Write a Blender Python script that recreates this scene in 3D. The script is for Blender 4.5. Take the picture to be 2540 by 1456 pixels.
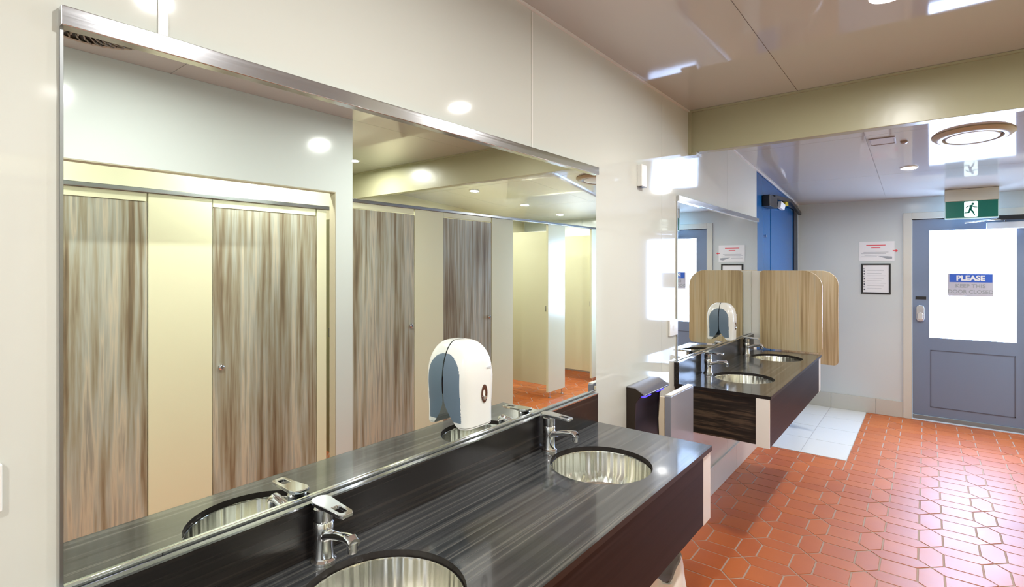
import bpy, bmesh, math, random
from mathutils import Vector, Matrix
random.seed(7)
for o in list(bpy.data.objects):
    bpy.data.objects.remove(o, do_unlink=True)
S = bpy.context.scene
C = S.collection
PI = math.pi

# ------------------------------------------------------------------ camera, world, exposure
F_PX, V0, YAW = 1297.78, 662.18, math.radians(38.409)
cd = bpy.data.cameras.new('camera')
cam = bpy.data.objects.new('camera', cd); C.objects.link(cam)
cam.location = (1.17, 0.0, 1.5707)
cam.rotation_euler = (PI/2, 0, YAW)
cd.sensor_width = 36; cd.lens = F_PX/2540*36
cd.shift_y = -(728-V0)/2540
cd.clip_start = .02
S.camera = cam
w = bpy.data.worlds.new('world'); S.world = w; w.use_nodes = True
w.node_tree.nodes['Background'].inputs[0].default_value = (.8, .88, 1, 1)
w.node_tree.nodes['Background'].inputs[1].default_value = .4
S.view_settings.view_transform = 'Standard'
S.view_settings.look = 'None'
S.view_settings.gamma = 1
S.view_settings.use_curve_mapping = False
S.view_settings.exposure = 0.47

LAMP_W = 15.0          # watts of one ceiling downlight
DAY = 23.0              # brightness of the frosted glass in the exit door
LAMP_COL = (1, .99, .955)
DAY_COL = (.46, .64, 1)

# ------------------------------------------------------------------ materials
MATS = {}
def mat(name, col, rough=.5, metal=0, spec=.5, coat=0, bump=None, emit=None, trans=0, emit_col=None, alpha=1):
    if name in MATS: return MATS[name]
    m = bpy.data.materials.new(name); m.use_nodes = True
    n = m.node_tree.nodes; l = m.node_tree.links
    b = n['Principled BSDF']
    b.inputs['Base Color'].default_value = (*col, 1)
    b.inputs['Roughness'].default_value = rough
    b.inputs['Metallic'].default_value = metal
    b.inputs['Specular IOR Level'].default_value = spec
    b.inputs['Coat Weight'].default_value = coat
    b.inputs['Coat Roughness'].default_value = .04
    b.inputs['Transmission Weight'].default_value = trans
    if emit:
        b.inputs['Emission Color'].default_value = (*(emit_col or col), 1)
        b.inputs['Emission Strength'].default_value = emit
    if bump:
        sc, st, dist = bump
        tc = n.new('ShaderNodeTexCoord'); nz = n.new('ShaderNodeTexNoise'); bp = n.new('ShaderNodeBump')
        nz.inputs['Scale'].default_value = sc; nz.inputs['Detail'].default_value = 2
        bp.inputs['Strength'].default_value = st; bp.inputs['Distance'].default_value = dist
        l.new(tc.outputs['Object'], nz.inputs['Vector']); l.new(nz.outputs['Fac'], bp.inputs['Height'])
        l.new(bp.outputs['Normal'], b.inputs['Normal'])
    MATS[name] = m
    return m

def streaks(name, ramp, scale, rough, coat=0, detail=6, fine=.35, spec=.5, bumpst=0, fine_scale=4):
    """wood-look laminate: noise stretched along one axis, coloured by a ramp"""
    if name in MATS: return MATS[name]
    m = bpy.data.materials.new(name); m.use_nodes = True
    n = m.node_tree.nodes; l = m.node_tree.links; b = n['Principled BSDF']
    tc = n.new('ShaderNodeTexCoord'); oi = n.new('ShaderNodeObjectInfo')
    add = n.new('ShaderNodeVectorMath'); add.operation = 'ADD'
    mp = n.new('ShaderNodeMapping'); mp.inputs['Scale'].default_value = scale
    sc = n.new('ShaderNodeVectorMath'); sc.operation = 'SCALE'; sc.inputs['Scale'].default_value = 13
    cx = n.new('ShaderNodeCombineXYZ')
    l.new(oi.outputs['Random'], cx.inputs[0]); l.new(oi.outputs['Random'], cx.inputs[1])
    l.new(cx.outputs[0], sc.inputs[0])
    l.new(tc.outputs['Object'], mp.inputs['Vector'])
    l.new(mp.outputs[0], add.inputs[0]); l.new(sc.outputs[0], add.inputs[1])
    n1 = n.new('ShaderNodeTexNoise'); n1.inputs['Scale'].default_value = 1; n1.inputs['Detail'].default_value = detail
    n1.inputs['Roughness'].default_value = .6; n1.inputs['Distortion'].default_value = .35
    n2 = n.new('ShaderNodeTexNoise'); n2.inputs['Scale'].default_value = fine_scale; n2.inputs['Detail'].default_value = 3
    mix = n.new('ShaderNodeMix'); mix.data_type = 'FLOAT'; mix.inputs['Factor'].default_value = fine
    l.new(add.outputs[0], n1.inputs['Vector']); l.new(add.outputs[0], n2.inputs['Vector'])
    l.new(n1.outputs['Fac'], mix.inputs['A']); l.new(n2.outputs['Fac'], mix.inputs['B'])
    cr = n.new('ShaderNodeValToRGB'); e = cr.color_ramp.elements
    while len(e) < len(ramp): e.new(.5)
    for k, (p, c) in enumerate(ramp): e[k].position = p; e[k].color = (*c, 1)
    l.new(mix.outputs['Result'], cr.inputs['Fac']); l.new(cr.outputs['Color'], b.inputs['Base Color'])
    b.inputs['Roughness'].default_value = rough; b.inputs['Coat Weight'].default_value = coat
    b.inputs['Coat Roughness'].default_value = .05; b.inputs['Specular IOR Level'].default_value = spec
    if bumpst:
        bp = n.new('ShaderNodeBump'); bp.inputs['Strength'].default_value = bumpst; bp.inputs['Distance'].default_value = .002
        l.new(mix.outputs['Result'], bp.inputs['Height']); l.new(bp.outputs['Normal'], b.inputs['Normal'])
    MATS[name] = m
    return m

def brushed(name, col, rough, axis_scale):
    m = mat(name, col, rough, 1)
    n = m.node_tree.nodes; l = m.node_tree.links; b = n['Principled BSDF']
    tc = n.new('ShaderNodeTexCoord'); mp = n.new('ShaderNodeMapping'); mp.inputs['Scale'].default_value = axis_scale
    nz = n.new('ShaderNodeTexNoise'); nz.inputs['Scale'].default_value = 1; nz.inputs['Detail'].default_value = 3
    mr = n.new('ShaderNodeMapRange'); mr.inputs['To Min'].default_value = rough*.7; mr.inputs['To Max'].default_value = rough*1.5
    l.new(tc.outputs['Object'], mp.inputs[0]); l.new(mp.outputs[0], nz.inputs['Vector'])
    l.new(nz.outputs['Fac'], mr.inputs[0]); l.new(mr.outputs[0], b.inputs['Roughness'])
    return m

M_WALL = mat('wall_laminate', (.655, .67, .62), .05, spec=.5, bump=(1.6, .05, .004))
M_WALL_B = mat('wall_bulkhead_white', (.66, .72, .70), .12, spec=.5, bump=(1.6, .08, .004))
M_WALL_D = mat('wall_far_laminate', (.60, .64, .63), .16, spec=.5, bump=(1.6, .1, .004))
M_CREAM = mat('cream_laminate', (.70, .70, .49), .22, spec=.45)
M_CREAM_W = mat('cream_wall', (.74, .69, .47), .35)
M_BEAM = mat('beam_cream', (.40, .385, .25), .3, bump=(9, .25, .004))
M_CEIL = mat('ceiling_gloss', (.54, .53, .50), .05, spec=.75, bump=(.9, .05, .004))
M_JOINT = mat('joint_dark', (.25, .24, .21), .6)
M_STRIP = mat('joint_strip', (.80, .79, .75), .2)
M_MIRROR = mat('mirror_silver', (.90, .935, .90), 0.0, 1)
M_CHROME = mat('chrome', (.85, .86, .88), .05, 1)
M_ALU = brushed('aluminium', (.62, .63, .66), .15, (2, 1, 120))
M_ALU_D = mat('aluminium_dark', (.36, .37, .38), .3, 1)
M_STEEL = brushed('basin_steel', (.84, .83, .77), .17, (30, 30, 1))
def add_streak_bump(m, scale, st, dist):
    n = m.node_tree.nodes; l = m.node_tree.links; b = n['Principled BSDF']
    tc = n.new('ShaderNodeTexCoord'); mp = n.new('ShaderNodeMapping'); mp.inputs['Scale'].default_value = scale
    nz = n.new('ShaderNodeTexNoise'); nz.inputs['Scale'].default_value = 1; nz.inputs['Detail'].default_value = 1
    bp = n.new('ShaderNodeBump'); bp.inputs['Strength'].default_value = st; bp.inputs['Distance'].default_value = dist
    l.new(tc.outputs['Object'], mp.inputs[0]); l.new(mp.outputs[0], nz.inputs['Vector']); l.new(nz.outputs['Fac'], bp.inputs['Height'])
    l.new(bp.outputs['Normal'], b.inputs['Normal'])
add_streak_bump(M_STEEL, (38, 38, .6), .9, .010)
M_WOOD = streaks('driftwood_laminate', [(.30, (.09, .065, .038)), (.40, (.20, .155, .095)), (.47, (.31, .285, .20)), (.53, (.37, .38, .32)), (.58, (.50, .455, .34)), (.65, (.27, .265, .22)), (.72, (.54, .50, .39))],
                 (11, 11, .5), .3, coat=.15)
M_WOOD_L = streaks('light_oak_laminate', [(.32, (.30, .20, .10)), (.44, (.52, .39, .21)), (.54, (.66, .54, .34)), (.64, (.56, .50, .36)), (.75, (.72, .60, .38))],
                   (17, 17, .45), .3, coat=.15)
M_TOP = streaks('dark_worktop_laminate', [(.34, (.018, .020, .023)), (.46, (.034, .036, .039)), (.54, (.055, .056, .058)), (.60, (.12, .115, .105)), (.63, (.045, .046, .049))],
                (60, .2, 60), .16, coat=.5, detail=3, fine=.3, spec=.9, fine_scale=3)
M_SPLASH = streaks('splash_laminate_dark_reflection', [(.40, (.009, .008, .008)), (.55, (.016, .013, .012)), (.62, (.034, .027, .023)), (.68, (.014, .012, .011))],
                (50, .25, 50), .25, detail=3, fine=.3, spec=.4, fine_scale=3)  # darker than the worktop: the dark counter's reflection is put into the colour
M_EDGE = mat('worktop_edge', (.018, .014, .013), .35, spec=.25)
M_LEDGE = mat('ledge_metal', (.50, .53, .60), .12, 1)
M_APRON = streaks('dark_apron_laminate', [(.4, (.010, .006, .006)), (.6, (.020, .012, .012)), (.75, (.034, .021, .020))], (2, .5, 30), .42, spec=.14)
M_ZEBRA = streaks('zebrano_laminate', [(.40, (.010, .008, .007)), (.52, (.022, .016, .012)), (.60, (.09, .062, .040)), (.68, (.02, .015, .012))], (2.5, 2, 46), .35, fine=.2)
M_TILE_W = mat('white_floor_tile', (.80, .80, .77), .13, spec=.5)
M_SKIRT = mat('skirting_tile', (.55, .54, .48), .15)
M_GROUT = mat('grout', (.46, .34, .27), .9)
M_GROUT_W = mat('grout_pale', (.45, .44, .42), .8)
M_FRAME = mat('door_frame_paint', (.62, .61, .54), .35)
M_DOOR = mat('grey_door_paint', (.18, .235, .34), .38)
M_DOOR_L = mat('grey_door_line', (.10, .115, .16), .5)
M_GLASS = mat('frosted_glass_daylight', (.9, .93, 1), .25, emit=DAY, emit_col=DAY_COL)
M_BLUE = mat('blue_door_paint', (.0, .080, .25), .24, spec=.35)
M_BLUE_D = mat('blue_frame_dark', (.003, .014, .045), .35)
M_BLACK = mat('black_plastic', (.012, .012, .013), .3)
M_BLACKG = mat('black_gloss', (.012, .012, .016), .35, spec=.3)
M_WHITE = mat('white_plastic', (.86, .86, .83), .18, coat=.3)
M_SLATE = mat('slate_plastic', (.13, .185, .25), .42)
M_SLATE_D = mat('slate_plastic_dark', (.03, .045, .07), .4)
M_LENS = mat('lamp_lens', (1, 1, 1), .3, emit=28, emit_col=LAMP_COL)
M_BIN = mat('bin_plastic', (.23, .16, .10), .4)
M_BROWN = mat('bronze_casing', (.035, .024, .017), .32, spec=.3)
M_PLATE = mat('smoked_metal', (.38, .37, .40), .25, .85)
M_GREYSHELL = mat('grey_shell', (.25, .26, .31), .3, coat=.2)
M_BEIGE = mat('beige_plastic', (.70, .60, .46), .4)
M_LED = mat('blue_led', (.02, .02, 1), .3, emit=5, emit_col=(.03, .02, 1))
M_PAPER = mat('paper_white', (.82, .82, .82), .5)
M_RED = mat('red_ink', (.75, .05, .07), .5)
M_INK = mat('grey_ink', (.33, .35, .38), .5)
M_INK_D = mat('dark_ink', (.08, .09, .12), .5)
M_SIGNBLUE = mat('sign_blue', (.035, .12, .55), .4)
M_SIGNPALE = mat('sign_pale', (.52, .52, .60), .5)
M_GREEN = mat('exit_green', (.0, .075, .055), .3, emit=.35, emit_col=(0, .10, .07))
M_EXITW = mat('exit_white', (.8, .95, .92), .3, emit=1.1, emit_col=(.72, .95, .9))
M_AMBER = mat('amber_plastic', (.65, .50, .03), .4)

def terracotta():
    m = mat('terracotta_tile', (.5, .1, .04), .3)
    n = m.node_tree.nodes; l = m.node_tree.links; b = n['Principled BSDF']
    tc = n.new('ShaderNodeTexCoord'); at = n.new('ShaderNodeAttribute'); at.attribute_name = 'tone'
    nz = n.new('ShaderNodeTexNoise'); nz.inputs['Scale'].default_value = 5; nz.inputs['Detail'].default_value = 5
    l.new(tc.outputs['Object'], nz.inputs['Vector'])
    mx = n.new('ShaderNodeMix'); mx.data_type = 'FLOAT'; mx.inputs['Factor'].default_value = .7
    l.new(at.outputs['Fac'], mx.inputs['A']); l.new(nz.outputs['Fac'], mx.inputs['B'])
    cr = n.new('ShaderNodeValToRGB'); e = cr.color_ramp.elements
    e[0].position = .1; e[0].color = (.44, .080, .005, 1); e[1].position = .9; e[1].color = (.62, .150, .010, 1)
    l.new(mx.outputs['Result'], cr.inputs['Fac']); l.new(cr.outputs['Color'], b.inputs['Base Color'])
    mr = n.new('ShaderNodeMapRange'); mr.inputs['To Min'].default_value = .40; mr.inputs['To Max'].default_value = .50
    l.new(nz.outputs['Fac'], mr.inputs[0]); l.new(mr.outputs[0], b.inputs['Roughness'])
    n3 = n.new('ShaderNodeTexNoise'); n3.inputs['Scale'].default_value = 7
    bp = n.new('ShaderNodeBump'); bp.inputs['Strength'].default_value = .35; bp.inputs['Distance'].default_value = .004
    l.new(tc.outputs['Object'], n3.inputs['Vector']); l.new(n3.outputs['Fac'], bp.inputs['Height']); l.new(bp.outputs['Normal'], b.inputs['Normal'])
    b.inputs['Specular IOR Level'].default_value = 1.0; b.inputs['IOR'].default_value = 1.55
    return m
M_TERRA = terracotta()

# ------------------------------------------------------------------ mesh helpers
class MB:
    def __init__(s): s.bm = bmesh.new(); s.mi = 0
    def face(s, pts):
        vs = [s.bm.verts.new(p) for p in pts]
        f = s.bm.faces.new(vs); f.material_index = s.mi; return f
    def box(s, x0, x1, y0, y1, z0, z1):
        v = [s.bm.verts.new((x, y, z)) for x in (x0, x1) for y in (y0, y1) for z in (z0, z1)]
        for q in ((0,1,3,2), (4,6,7,5), (0,4,5,1), (2,3,7,6), (0,2,6,4), (1,5,7,3)):
            f = s.bm.faces.new([v[i] for i in q]); f.material_index = s.mi
        return s
    def prism(s, pts, a0, a1, axis='y'):
        """2D polygon extruded along an axis; pts are the two other coordinates in x,y,z order"""
        def P(p, a):
            return {'x': (a, p[0], p[1]), 'y': (p[0], a, p[1]), 'z': (p[0], p[1], a)}[axis]
        A = [s.bm.verts.new(P(p, a0)) for p in pts]; B = [s.bm.verts.new(P(p, a1)) for p in pts]
        k = len(pts)
        for i in range(k):
            f = s.bm.faces.new((A[i], A[(i+1) % k], B[(i+1) % k], B[i])); f.material_index = s.mi
        for f in (s.bm.faces.new(A[::-1]), s.bm.faces.new(B)): f.material_index = s.mi
        return s
    def rings(s, rings, cap0=True, cap1=True, close=True):
        R = [[s.bm.verts.new(p) for p in r] for r in rings]
        k = len(R[0])
        for a, b in zip(R, R[1:]):
            for i in range(k if close else k-1):
                f = s.bm.faces.new((a[i], a[(i+1) % k], b[(i+1) % k], b[i])); f.material_index = s.mi
        if cap0: s.bm.faces.new(R[0][::-1]).material_index = s.mi
        if cap1: s.bm.faces.new(R[-1]).material_index = s.mi
        return s
    def lathe(s, prof, cx=0, cy=0, n=48, cap0=True, cap1=True, axis='z'):
        rs = []
        for r, z in prof:
            ring = []
            for i in range(n):
                a = 2*PI*i/n; u, v = r*math.cos(a), r*math.sin(a)
                ring.append((cx+u, cy+v, z) if axis == 'z' else ((z, cx+u, cy+v) if axis == 'x' else (cx+u, z, cy+v)))
            rs.append(ring)
        return s.rings(rs, cap0, cap1)
    def tube(s, pts, rad, n=16, flat=1):
        """round bar along points; rad a number or one per point"""
        pts = [Vector(p) for p in pts]; rs = []
        rad = rad if isinstance(rad, (list, tuple)) else [rad]*len(pts)
        for i, p in enumerate(pts):
            t = (pts[min(i+1, len(pts)-1)]-pts[max(i-1, 0)]).normalized()
            up = Vector((0, 0, 1)) if abs(t.z) < .95 else Vector((0, 1, 0))
            a = t.cross(up).normalized(); b = a.cross(t).normalized()
            rs.append([p+a*rad[i]*math.cos(2*PI*k/n)+b*rad[i]*flat*math.sin(2*PI*k/n) for k in range(n)])
        return s.rings(rs)
    def obj(s, name, mats, parent=None, loc=None, bevel=0, smooth=True, rot=None):
        bmesh.ops.recalc_face_normals(s.bm, faces=s.bm.faces)
        me = bpy.data.meshes.new(name); s.bm.to_mesh(me); s.bm.free()
        for m in (mats if isinstance(mats, (list, tuple)) else [mats]): me.materials.append(m)
        if smooth:
            me.polygons.foreach_set('use_smooth', [True]*len(me.polygons)); me.set_sharp_from_angle(angle=math.radians(32))
        o = bpy.data.objects.new(name, me); C.objects.link(o)
        if parent: o.parent = parent
        if loc: o.location = loc
        if rot: o.rotation_euler = rot
        if bevel:
            b = o.modifiers.new('bevel', 'BEVEL'); b.width = bevel; b.segments = 2; b.limit_method = 'ANGLE'; b.angle_limit = math.radians(40)
            b.harden_normals = True
        return o
def tag(o, label, cat, group=None):
    o['label'] = label; o['category'] = cat
    if group: o['group'] = group
    return o
def thing(name, label, cat, loc=(0, 0, 0), group=None, rot=(0, 0, 0)):
    o = bpy.data.objects.new(name, None); C.objects.link(o); o.location = loc; o.rotation_euler = rot
    o.empty_display_size = .1
    return tag(o, label, cat, group)
def struct(o): o['kind'] = 'structure'; return o
def copy_tree(o, parent=None):
    c = o.copy(); C.objects.link(c); c.parent = parent
    for ch in list(o.children): copy_tree(ch, c)
    return c
def rrect(x0, x1, z0, z1, r, n=8, corners=(1, 1, 1, 1)):
    """rounded rectangle points, corners = (low-left, low-right, top-right, top-left)"""
    out = []
    for (cx, cz, a0, on, px, pz) in ((x0+r, z0+r, PI, corners[0], x0, z0), (x1-r, z0+r, 1.5*PI, corners[1], x1, z0),
                                     (x1-r, z1-r, 0, corners[2], x1, z1), (x0+r, z1-r, .5*PI, corners[3], x0, z1)):
        if on: out += [(cx+r*math.cos(a0+.5*PI*i/n), cz+r*math.sin(a0+.5*PI*i/n)) for i in range(n+1)]
        else: out.append((px, pz))
    return out

CEIL, BEAM_Y, FAR, SL = 2.548, 3.27, 6.81, .0743
def cz(y): return CEIL if y <= BEAM_Y else CEIL-SL*(y-BEAM_Y)
XW, XS, XB = 1.836, 2.38, 3.98        # bulkhead wall, cubicle fronts, back wall
YB = -1.5                              # wall behind the camera
SLR = math.atan(SL)

# ------------------------------------------------------------------ floor
def floor():
    P, Q, c2, e2, g = .2665, .252, .054, .053, .0035
    ox, oy = 1.187, 4.007
    bm = bmesh.new()
    tone = bm.faces.layers.float.new('tone')
    def inset(poly, d):
        n = len(poly); cx = sum(p[0] for p in poly)/n; cy = sum(p[1] for p in poly)/n
        out = []
        for i in range(n):
            a, b, c = (Vector(poly[(i+k-1) % n]) for k in range(3))
            n1 = Vector((-(b-a).y, (b-a).x)).normalized(); n2 = Vector((-(c-b).y, (c-b).x)).normalized()
            m = (n1+n2); m = m/max(m.dot(n1), .35)
            out.append(b+m*d)
        return out
    def clip(poly, fx):
        out = []
        n = len(poly)
        for i in range(n):
            a, b = poly[i], poly[(i+1) % n]; da, db = fx(a), fx(b)
            if da >= 0: out.append(a)
            if da*db < 0:
                t = da/(da-db); out.append((a[0]+t*(b[0]-a[0]), a[1]+t*(b[1]-a[1])))
        return out
    def tile(poly):
        cx = sum(p[0] for p in poly)/len(poly); cy = sum(p[1] for p in poly)/len(poly)
        for lim in ((lambda p: p[0]-.0), (lambda p: XB-p[0]), (lambda p: p[1]-YB), (lambda p: FAR-p[1])):
            poly = clip(poly, lim)
            if len(poly) < 3: return
        pieces = [poly]
        if any(p[0] < .659 and p[1] > 5.007 for p in poly):        # pale tiled corner: cut out
            pieces = [clip(poly, lambda p: p[0]-.659), clip(clip(poly, lambda p: .659-p[0]), lambda p: 5.007-p[1])]
        t = random.random()
        for q in pieces:
            if len(q) < 3: continue
            area = abs(sum(q[i][0]*q[(i+1) % len(q)][1]-q[(i+1) % len(q)][0]*q[i][1] for i in range(len(q))))/2
            if area < 3e-4: continue
            top, base = inset(q, g+.0015), inset(q, g)
            dz = random.uniform(-.0006, .0004); tx, ty = random.uniform(-.004, .004), random.uniform(-.004, .004)
            A = [bm.verts.new((p.x, p.y, dz+tx*(p.x-cx)+ty*(p.y-cy))) for p in top]
            B = [bm.verts.new((p.x, p.y, -.004)) for p in base]
            try:
                f = bm.faces.new(A); f[tone] = t
            except ValueError: continue
            for i in range(len(A)):
                h = bm.faces.new((B[i], B[(i+1) % len(A)], A[(i+1) % len(A)], A[i])); h[tone] = t
    i0, i1 = int((0-ox)/P)-2, int((XB-ox)/P)+2
    j0, j1 = int((YB-oy)/Q)-2, int((FAR-oy)/Q)+2
    for i in range(i0, i1):
        for j in range(j0, j1):
            x, y = ox+i*P, oy+j*Q
            tile([(x, y), (x+c2, y-e2), (x+P-c2, y-e2), (x+P, y), (x+P-c2, y+e2), (x+c2, y+e2)])
            tile([(x+c2, y+e2), (x+P-c2, y+e2), (x+P-c2, y+Q-e2), (x+c2, y+Q-e2)])
            tile([(x, y), (x+c2, y+e2), (x+c2, y+Q-e2), (x, y+Q), (x-c2, y+Q-e2), (x-c2, y+e2)])
    bmesh.ops.recalc_face_normals(bm, faces=bm.faces)
    def quad(x0, x1, y0, y1, z, mi):
        f = bm.faces.new([bm.verts.new(p) for p in ((x0, y0, z), (x1, y0, z), (x1, y1, z), (x0, y1, z))]); f.material_index = mi
    quad(0, XB, YB, FAR, -.0025, 1)
    # pale tiles in the corner beyond the second vanity
    quad(.0, .659, 5.007, FAR, -.0015, 3)
    xs = [0, .325, .659]; ys = [5.007, 5.45, 5.905, 6.36, FAR]
    for a, b in zip(xs, xs[1:]):
        for c, d in zip(ys, ys[1:]):
            m = 0.003
            x0, x1, y0, y1 = a+m, b-m, c+m, d-m
            T = [bm.verts.new(p) for p in ((x0, y0, .001), (x1, y0, .001), (x1, y1, .001), (x0, y1, .001))]
            U = [bm.verts.new(p) for p in ((x0, y0, -.004), (x1, y0, -.004), (x1, y1, -.004), (x0, y1, -.004))]
            bm.faces.new(T).material_index = 2
            for k in range(4): bm.faces.new((U[k], U[(k+1) % 4], T[(k+1) % 4], T[k])).material_index = 2
    me = bpy.data.meshes.new('floor'); bm.to_mesh(me); bm.free()
    for m in (M_TERRA, M_GROUT, M_TILE_W, M_GROUT_W): me.materials.append(m)
    o = bpy.data.objects.new('floor', me); C.objects.link(o); struct(o)
floor()

# ------------------------------------------------------------------ walls
def panelled_wall(name, axis, pos, thick, spans, z0, z1f, m, gap=.0022):
    """wall built of flush laminate sheets; spans are (a0,a1) along the wall, thin dark joints between"""
    b = MB()
    for k, (a0, a1) in enumerate(spans):
        g0 = gap/2 if k else 0; g1 = gap/2 if k < len(spans)-1 else 0
        p = [(a0+g0, z0), (a1-g1, z0), (a1-g1, z1f(a1)), (a0+g0, z1f(a0))]
        if a0 < BEAM_Y < a1 and axis == 'x': p = [(a0+g0, z0), (a1-g1, z0), (a1-g1, z1f(a1)), (BEAM_Y, CEIL), (a0+g0, z1f(a0))]
        b.prism(p, pos, pos+thick*.4, axis)
        b.prism(p, pos+thick*.4, pos+thick, axis)
    b.mi = 1
    a0, a1 = spans[0][0], spans[-1][1]
    p = [(a0, z0), (a1, z0), (a1, z1f(a1)), (a0, z1f(a0))]
    if a0 < BEAM_Y < a1 and axis == 'x': p = [(a0, z0), (a1, z0), (a1, z1f(a1)), (BEAM_Y, CEIL), (a0, z1f(a0))]
    b.prism(p, pos+thick*.45, pos+thick*.9, axis)
    return struct(b.obj(name, [m, M_JOINT], smooth=False))
panelled_wall('wall_left', 'x', 0, -.1, [(YB, .377), (.377, 1.598), (1.598, 2.831), (2.831, 4.064), (4.064, 4.928)], 0, cz, M_WALL)
# far wall with door opening
b = MB()
DX0, DX1, DZ = 1.049, 1.957, 2.062
for (x0, x1, z0, z1) in ((0, DX0, 0, cz(FAR)), (DX0, DX1, DZ, cz(FAR)), (DX1, 2.9, 0, cz(FAR)), (2.902, XB, 0, cz(FAR))):
    b.box(x0, x1, FAR, FAR+.1, z0, z1)
struct(b.obj('wall_far', M_WALL_D, smooth=False))
# bulkhead wall opposite the mirrors, with the wide opening to the first cubicles
b = MB()
b.box(XW, XW+.06, YB, -.55, 0, CEIL)
b.box(XW, XW+.06, -.55, 1.942, 2.056, CEIL)
b.box(XW, XW+.06, 1.942, 2.069, 0, CEIL)
struct(b.obj('wall_right', M_WALL_B, smooth=False))
b = MB(); b.box(0, XB, YB-.1, YB, 0, CEIL); struct(b.obj('wall_back', M_WALL_B, smooth=False))
b = MB()
b.prism([(YB, 0), (FAR, 0), (FAR, cz(FAR)), (BEAM_Y, CEIL), (YB, CEIL)], XB, XB+.1, 'x')
struct(b.obj('wall_cubicles', M_CREAM_W, smooth=False))

# ceiling: glossy sheets, flat near the camera, falling beyond the beam
b = MB()
xs = [0, .608, XW, 3.0, XB]; G = .0015
for x0, x1 in zip(xs, xs[1:]):
    for y0, y1 in ((YB, 1.0), (1.0, BEAM_Y)):
        b.box(x0+(G if x0 else 0), x1-G, y0+G, y1-(G if y1 < 3 else 0), CEIL, CEIL+.02)
b.mi = 1; b.box(0, XB, YB, BEAM_Y, CEIL+.003, CEIL+.05)
struct(b.obj('ceiling', [M_CEIL, M_JOINT], smooth=False))
b = MB()
xs = [0, .837, 2.07, 3.3, XB]
for x0, x1 in zip(xs, xs[1:]):
    for y0, y1 in ((BEAM_Y, 4.33), (4.33, 5.6), (5.6, FAR)):
        a, c = y0+(G if y0 > 4 else 0), y1-G
        b.prism([(a, cz(a)), (c, cz(c)), (c, cz(c)+.02), (a, cz(a)+.02)], x0+(G if x0 else 0), x1-G, 'x')
b.mi = 1; b.prism([(BEAM_Y, CEIL+.003), (FAR, cz(FAR)+.003), (FAR, cz(FAR)+.05), (BEAM_Y, CEIL+.05)], 0, XB, 'x')
struct(b.obj('ceiling_far', [M_CEIL, M_JOINT], smooth=False))
# beam across the room
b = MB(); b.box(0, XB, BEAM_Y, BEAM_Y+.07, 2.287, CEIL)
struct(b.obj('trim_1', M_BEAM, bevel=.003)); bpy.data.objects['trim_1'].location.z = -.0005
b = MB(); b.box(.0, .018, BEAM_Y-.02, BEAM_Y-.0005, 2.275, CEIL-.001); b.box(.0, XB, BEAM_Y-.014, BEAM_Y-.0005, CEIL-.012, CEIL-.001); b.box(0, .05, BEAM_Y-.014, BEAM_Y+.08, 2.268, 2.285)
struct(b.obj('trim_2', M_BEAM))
# ceiling edge strip along the mirror wall
b = MB()
b.box(0.0005, .010, YB, BEAM_Y-.02, CEIL-.010, CEIL-.0005)
b.prism([(BEAM_Y+.07, cz(BEAM_Y+.07)-.014), (FAR-.001, cz(FAR)-.014), (FAR-.001, cz(FAR)-.001), (BEAM_Y+.07, cz(BEAM_Y+.07)-.001)], .0005, .012, 'x')
struct(b.obj('trim_3', M_STRIP))
# vertical cover strips over two sheet joints of the mirror wall
b = MB(); b.box(.0003, .004, .368, .386, 2.022, CEIL-.011); b.box(.0003, .002, 1.594, 1.601, 2.022, CEIL-.011)
struct(b.obj('trim_4', M_STRIP, bevel=.001))
# rail strips of the bulkhead opening
b = MB(); b.box(XW-.001, XW+.061, -.55, 1.941, 2.050, 2.0555); b.box(XW-.001, XW+.061, 1.936, 1.9415, .0, 2.05)
struct(b.obj('trim_5', mat('opening_edge', (.45, .42, .30), .35)))
# tiled skirtings
b = MB()
for y0, y1 in ((2.07, 2.62), (2.623, 3.17), (3.173, 3.72), (3.723, 4.27), (4.273, 4.925), (-.6, .2), (.2, .75), (.753, 1.4), (1.403, 2.067)):
    b.box(.0005, .012, y0, y1, .001, .19)
struct(b.obj('baseboard_left', mat('skirting_pale', (.68, .67, .62), .12), bevel=.001))
b = MB()
for x0, x1 in ((.0, .330), (.333, .74), (.743, .974)): b.box(x0, x1, FAR-.012, FAR-.0005, .001, .165)
b.box(2.034, 3.97, FAR-.012, FAR-.0005, .001, .165)
struct(b.obj('baseboard_far', M_SKIRT, bevel=.001))

# ------------------------------------------------------------------ exit door (door_1)
d1 = thing('door_1', 'grey half glazed exit door with bright frosted pane in the far wall', 'door', (0, 0, 0)); d1['kind'] = 'structure'
b = MB()
b.box(.976, DX0, FAR-.018, FAR+.1, .001, 2.130); b.box(DX1, 2.03, FAR-.018, FAR+.1, .001, 2.130); b.box(DX0, DX1, FAR-.018, FAR+.1, DZ, 2.130)
b.obj('door_frame', M_FRAME, d1, bevel=.003)
b = MB()
WX0, WX1, WZ0, WZ1 = 1.19, 1.834, .853, 1.94
LX0, LX1, LZ1, LY = DX0+.006, DX1-.006, DZ-.006, FAR+.012
b.box(LX0, WX0, LY, LY+.04, .012, LZ1); b.box(WX1, LX1, LY, LY+.04, .012, LZ1)
b.box(WX0, WX1, LY, LY+.04, .012, WZ0); b.box(WX0, WX1, LY, LY+.04, WZ1, LZ1)
leaf = b.obj('door_leaf', M_DOOR, d1, smooth=False)
b = MB()
px0, px1, pz0, pz1 = 1.198, 1.828, .145, .728
for (x0, x1, z0, z1) in ((px0, px1, pz1-.008, pz1), (px0, px1, pz0, pz0+.008), (px0, px0+.008, pz0, pz1), (px1-.008, px1, pz0, pz1)):
    b.box(x0, x1, LY-.003, LY+.001, z0, z1)
b.obj('panel_moulding', M_DOOR_L, leaf)
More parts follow.
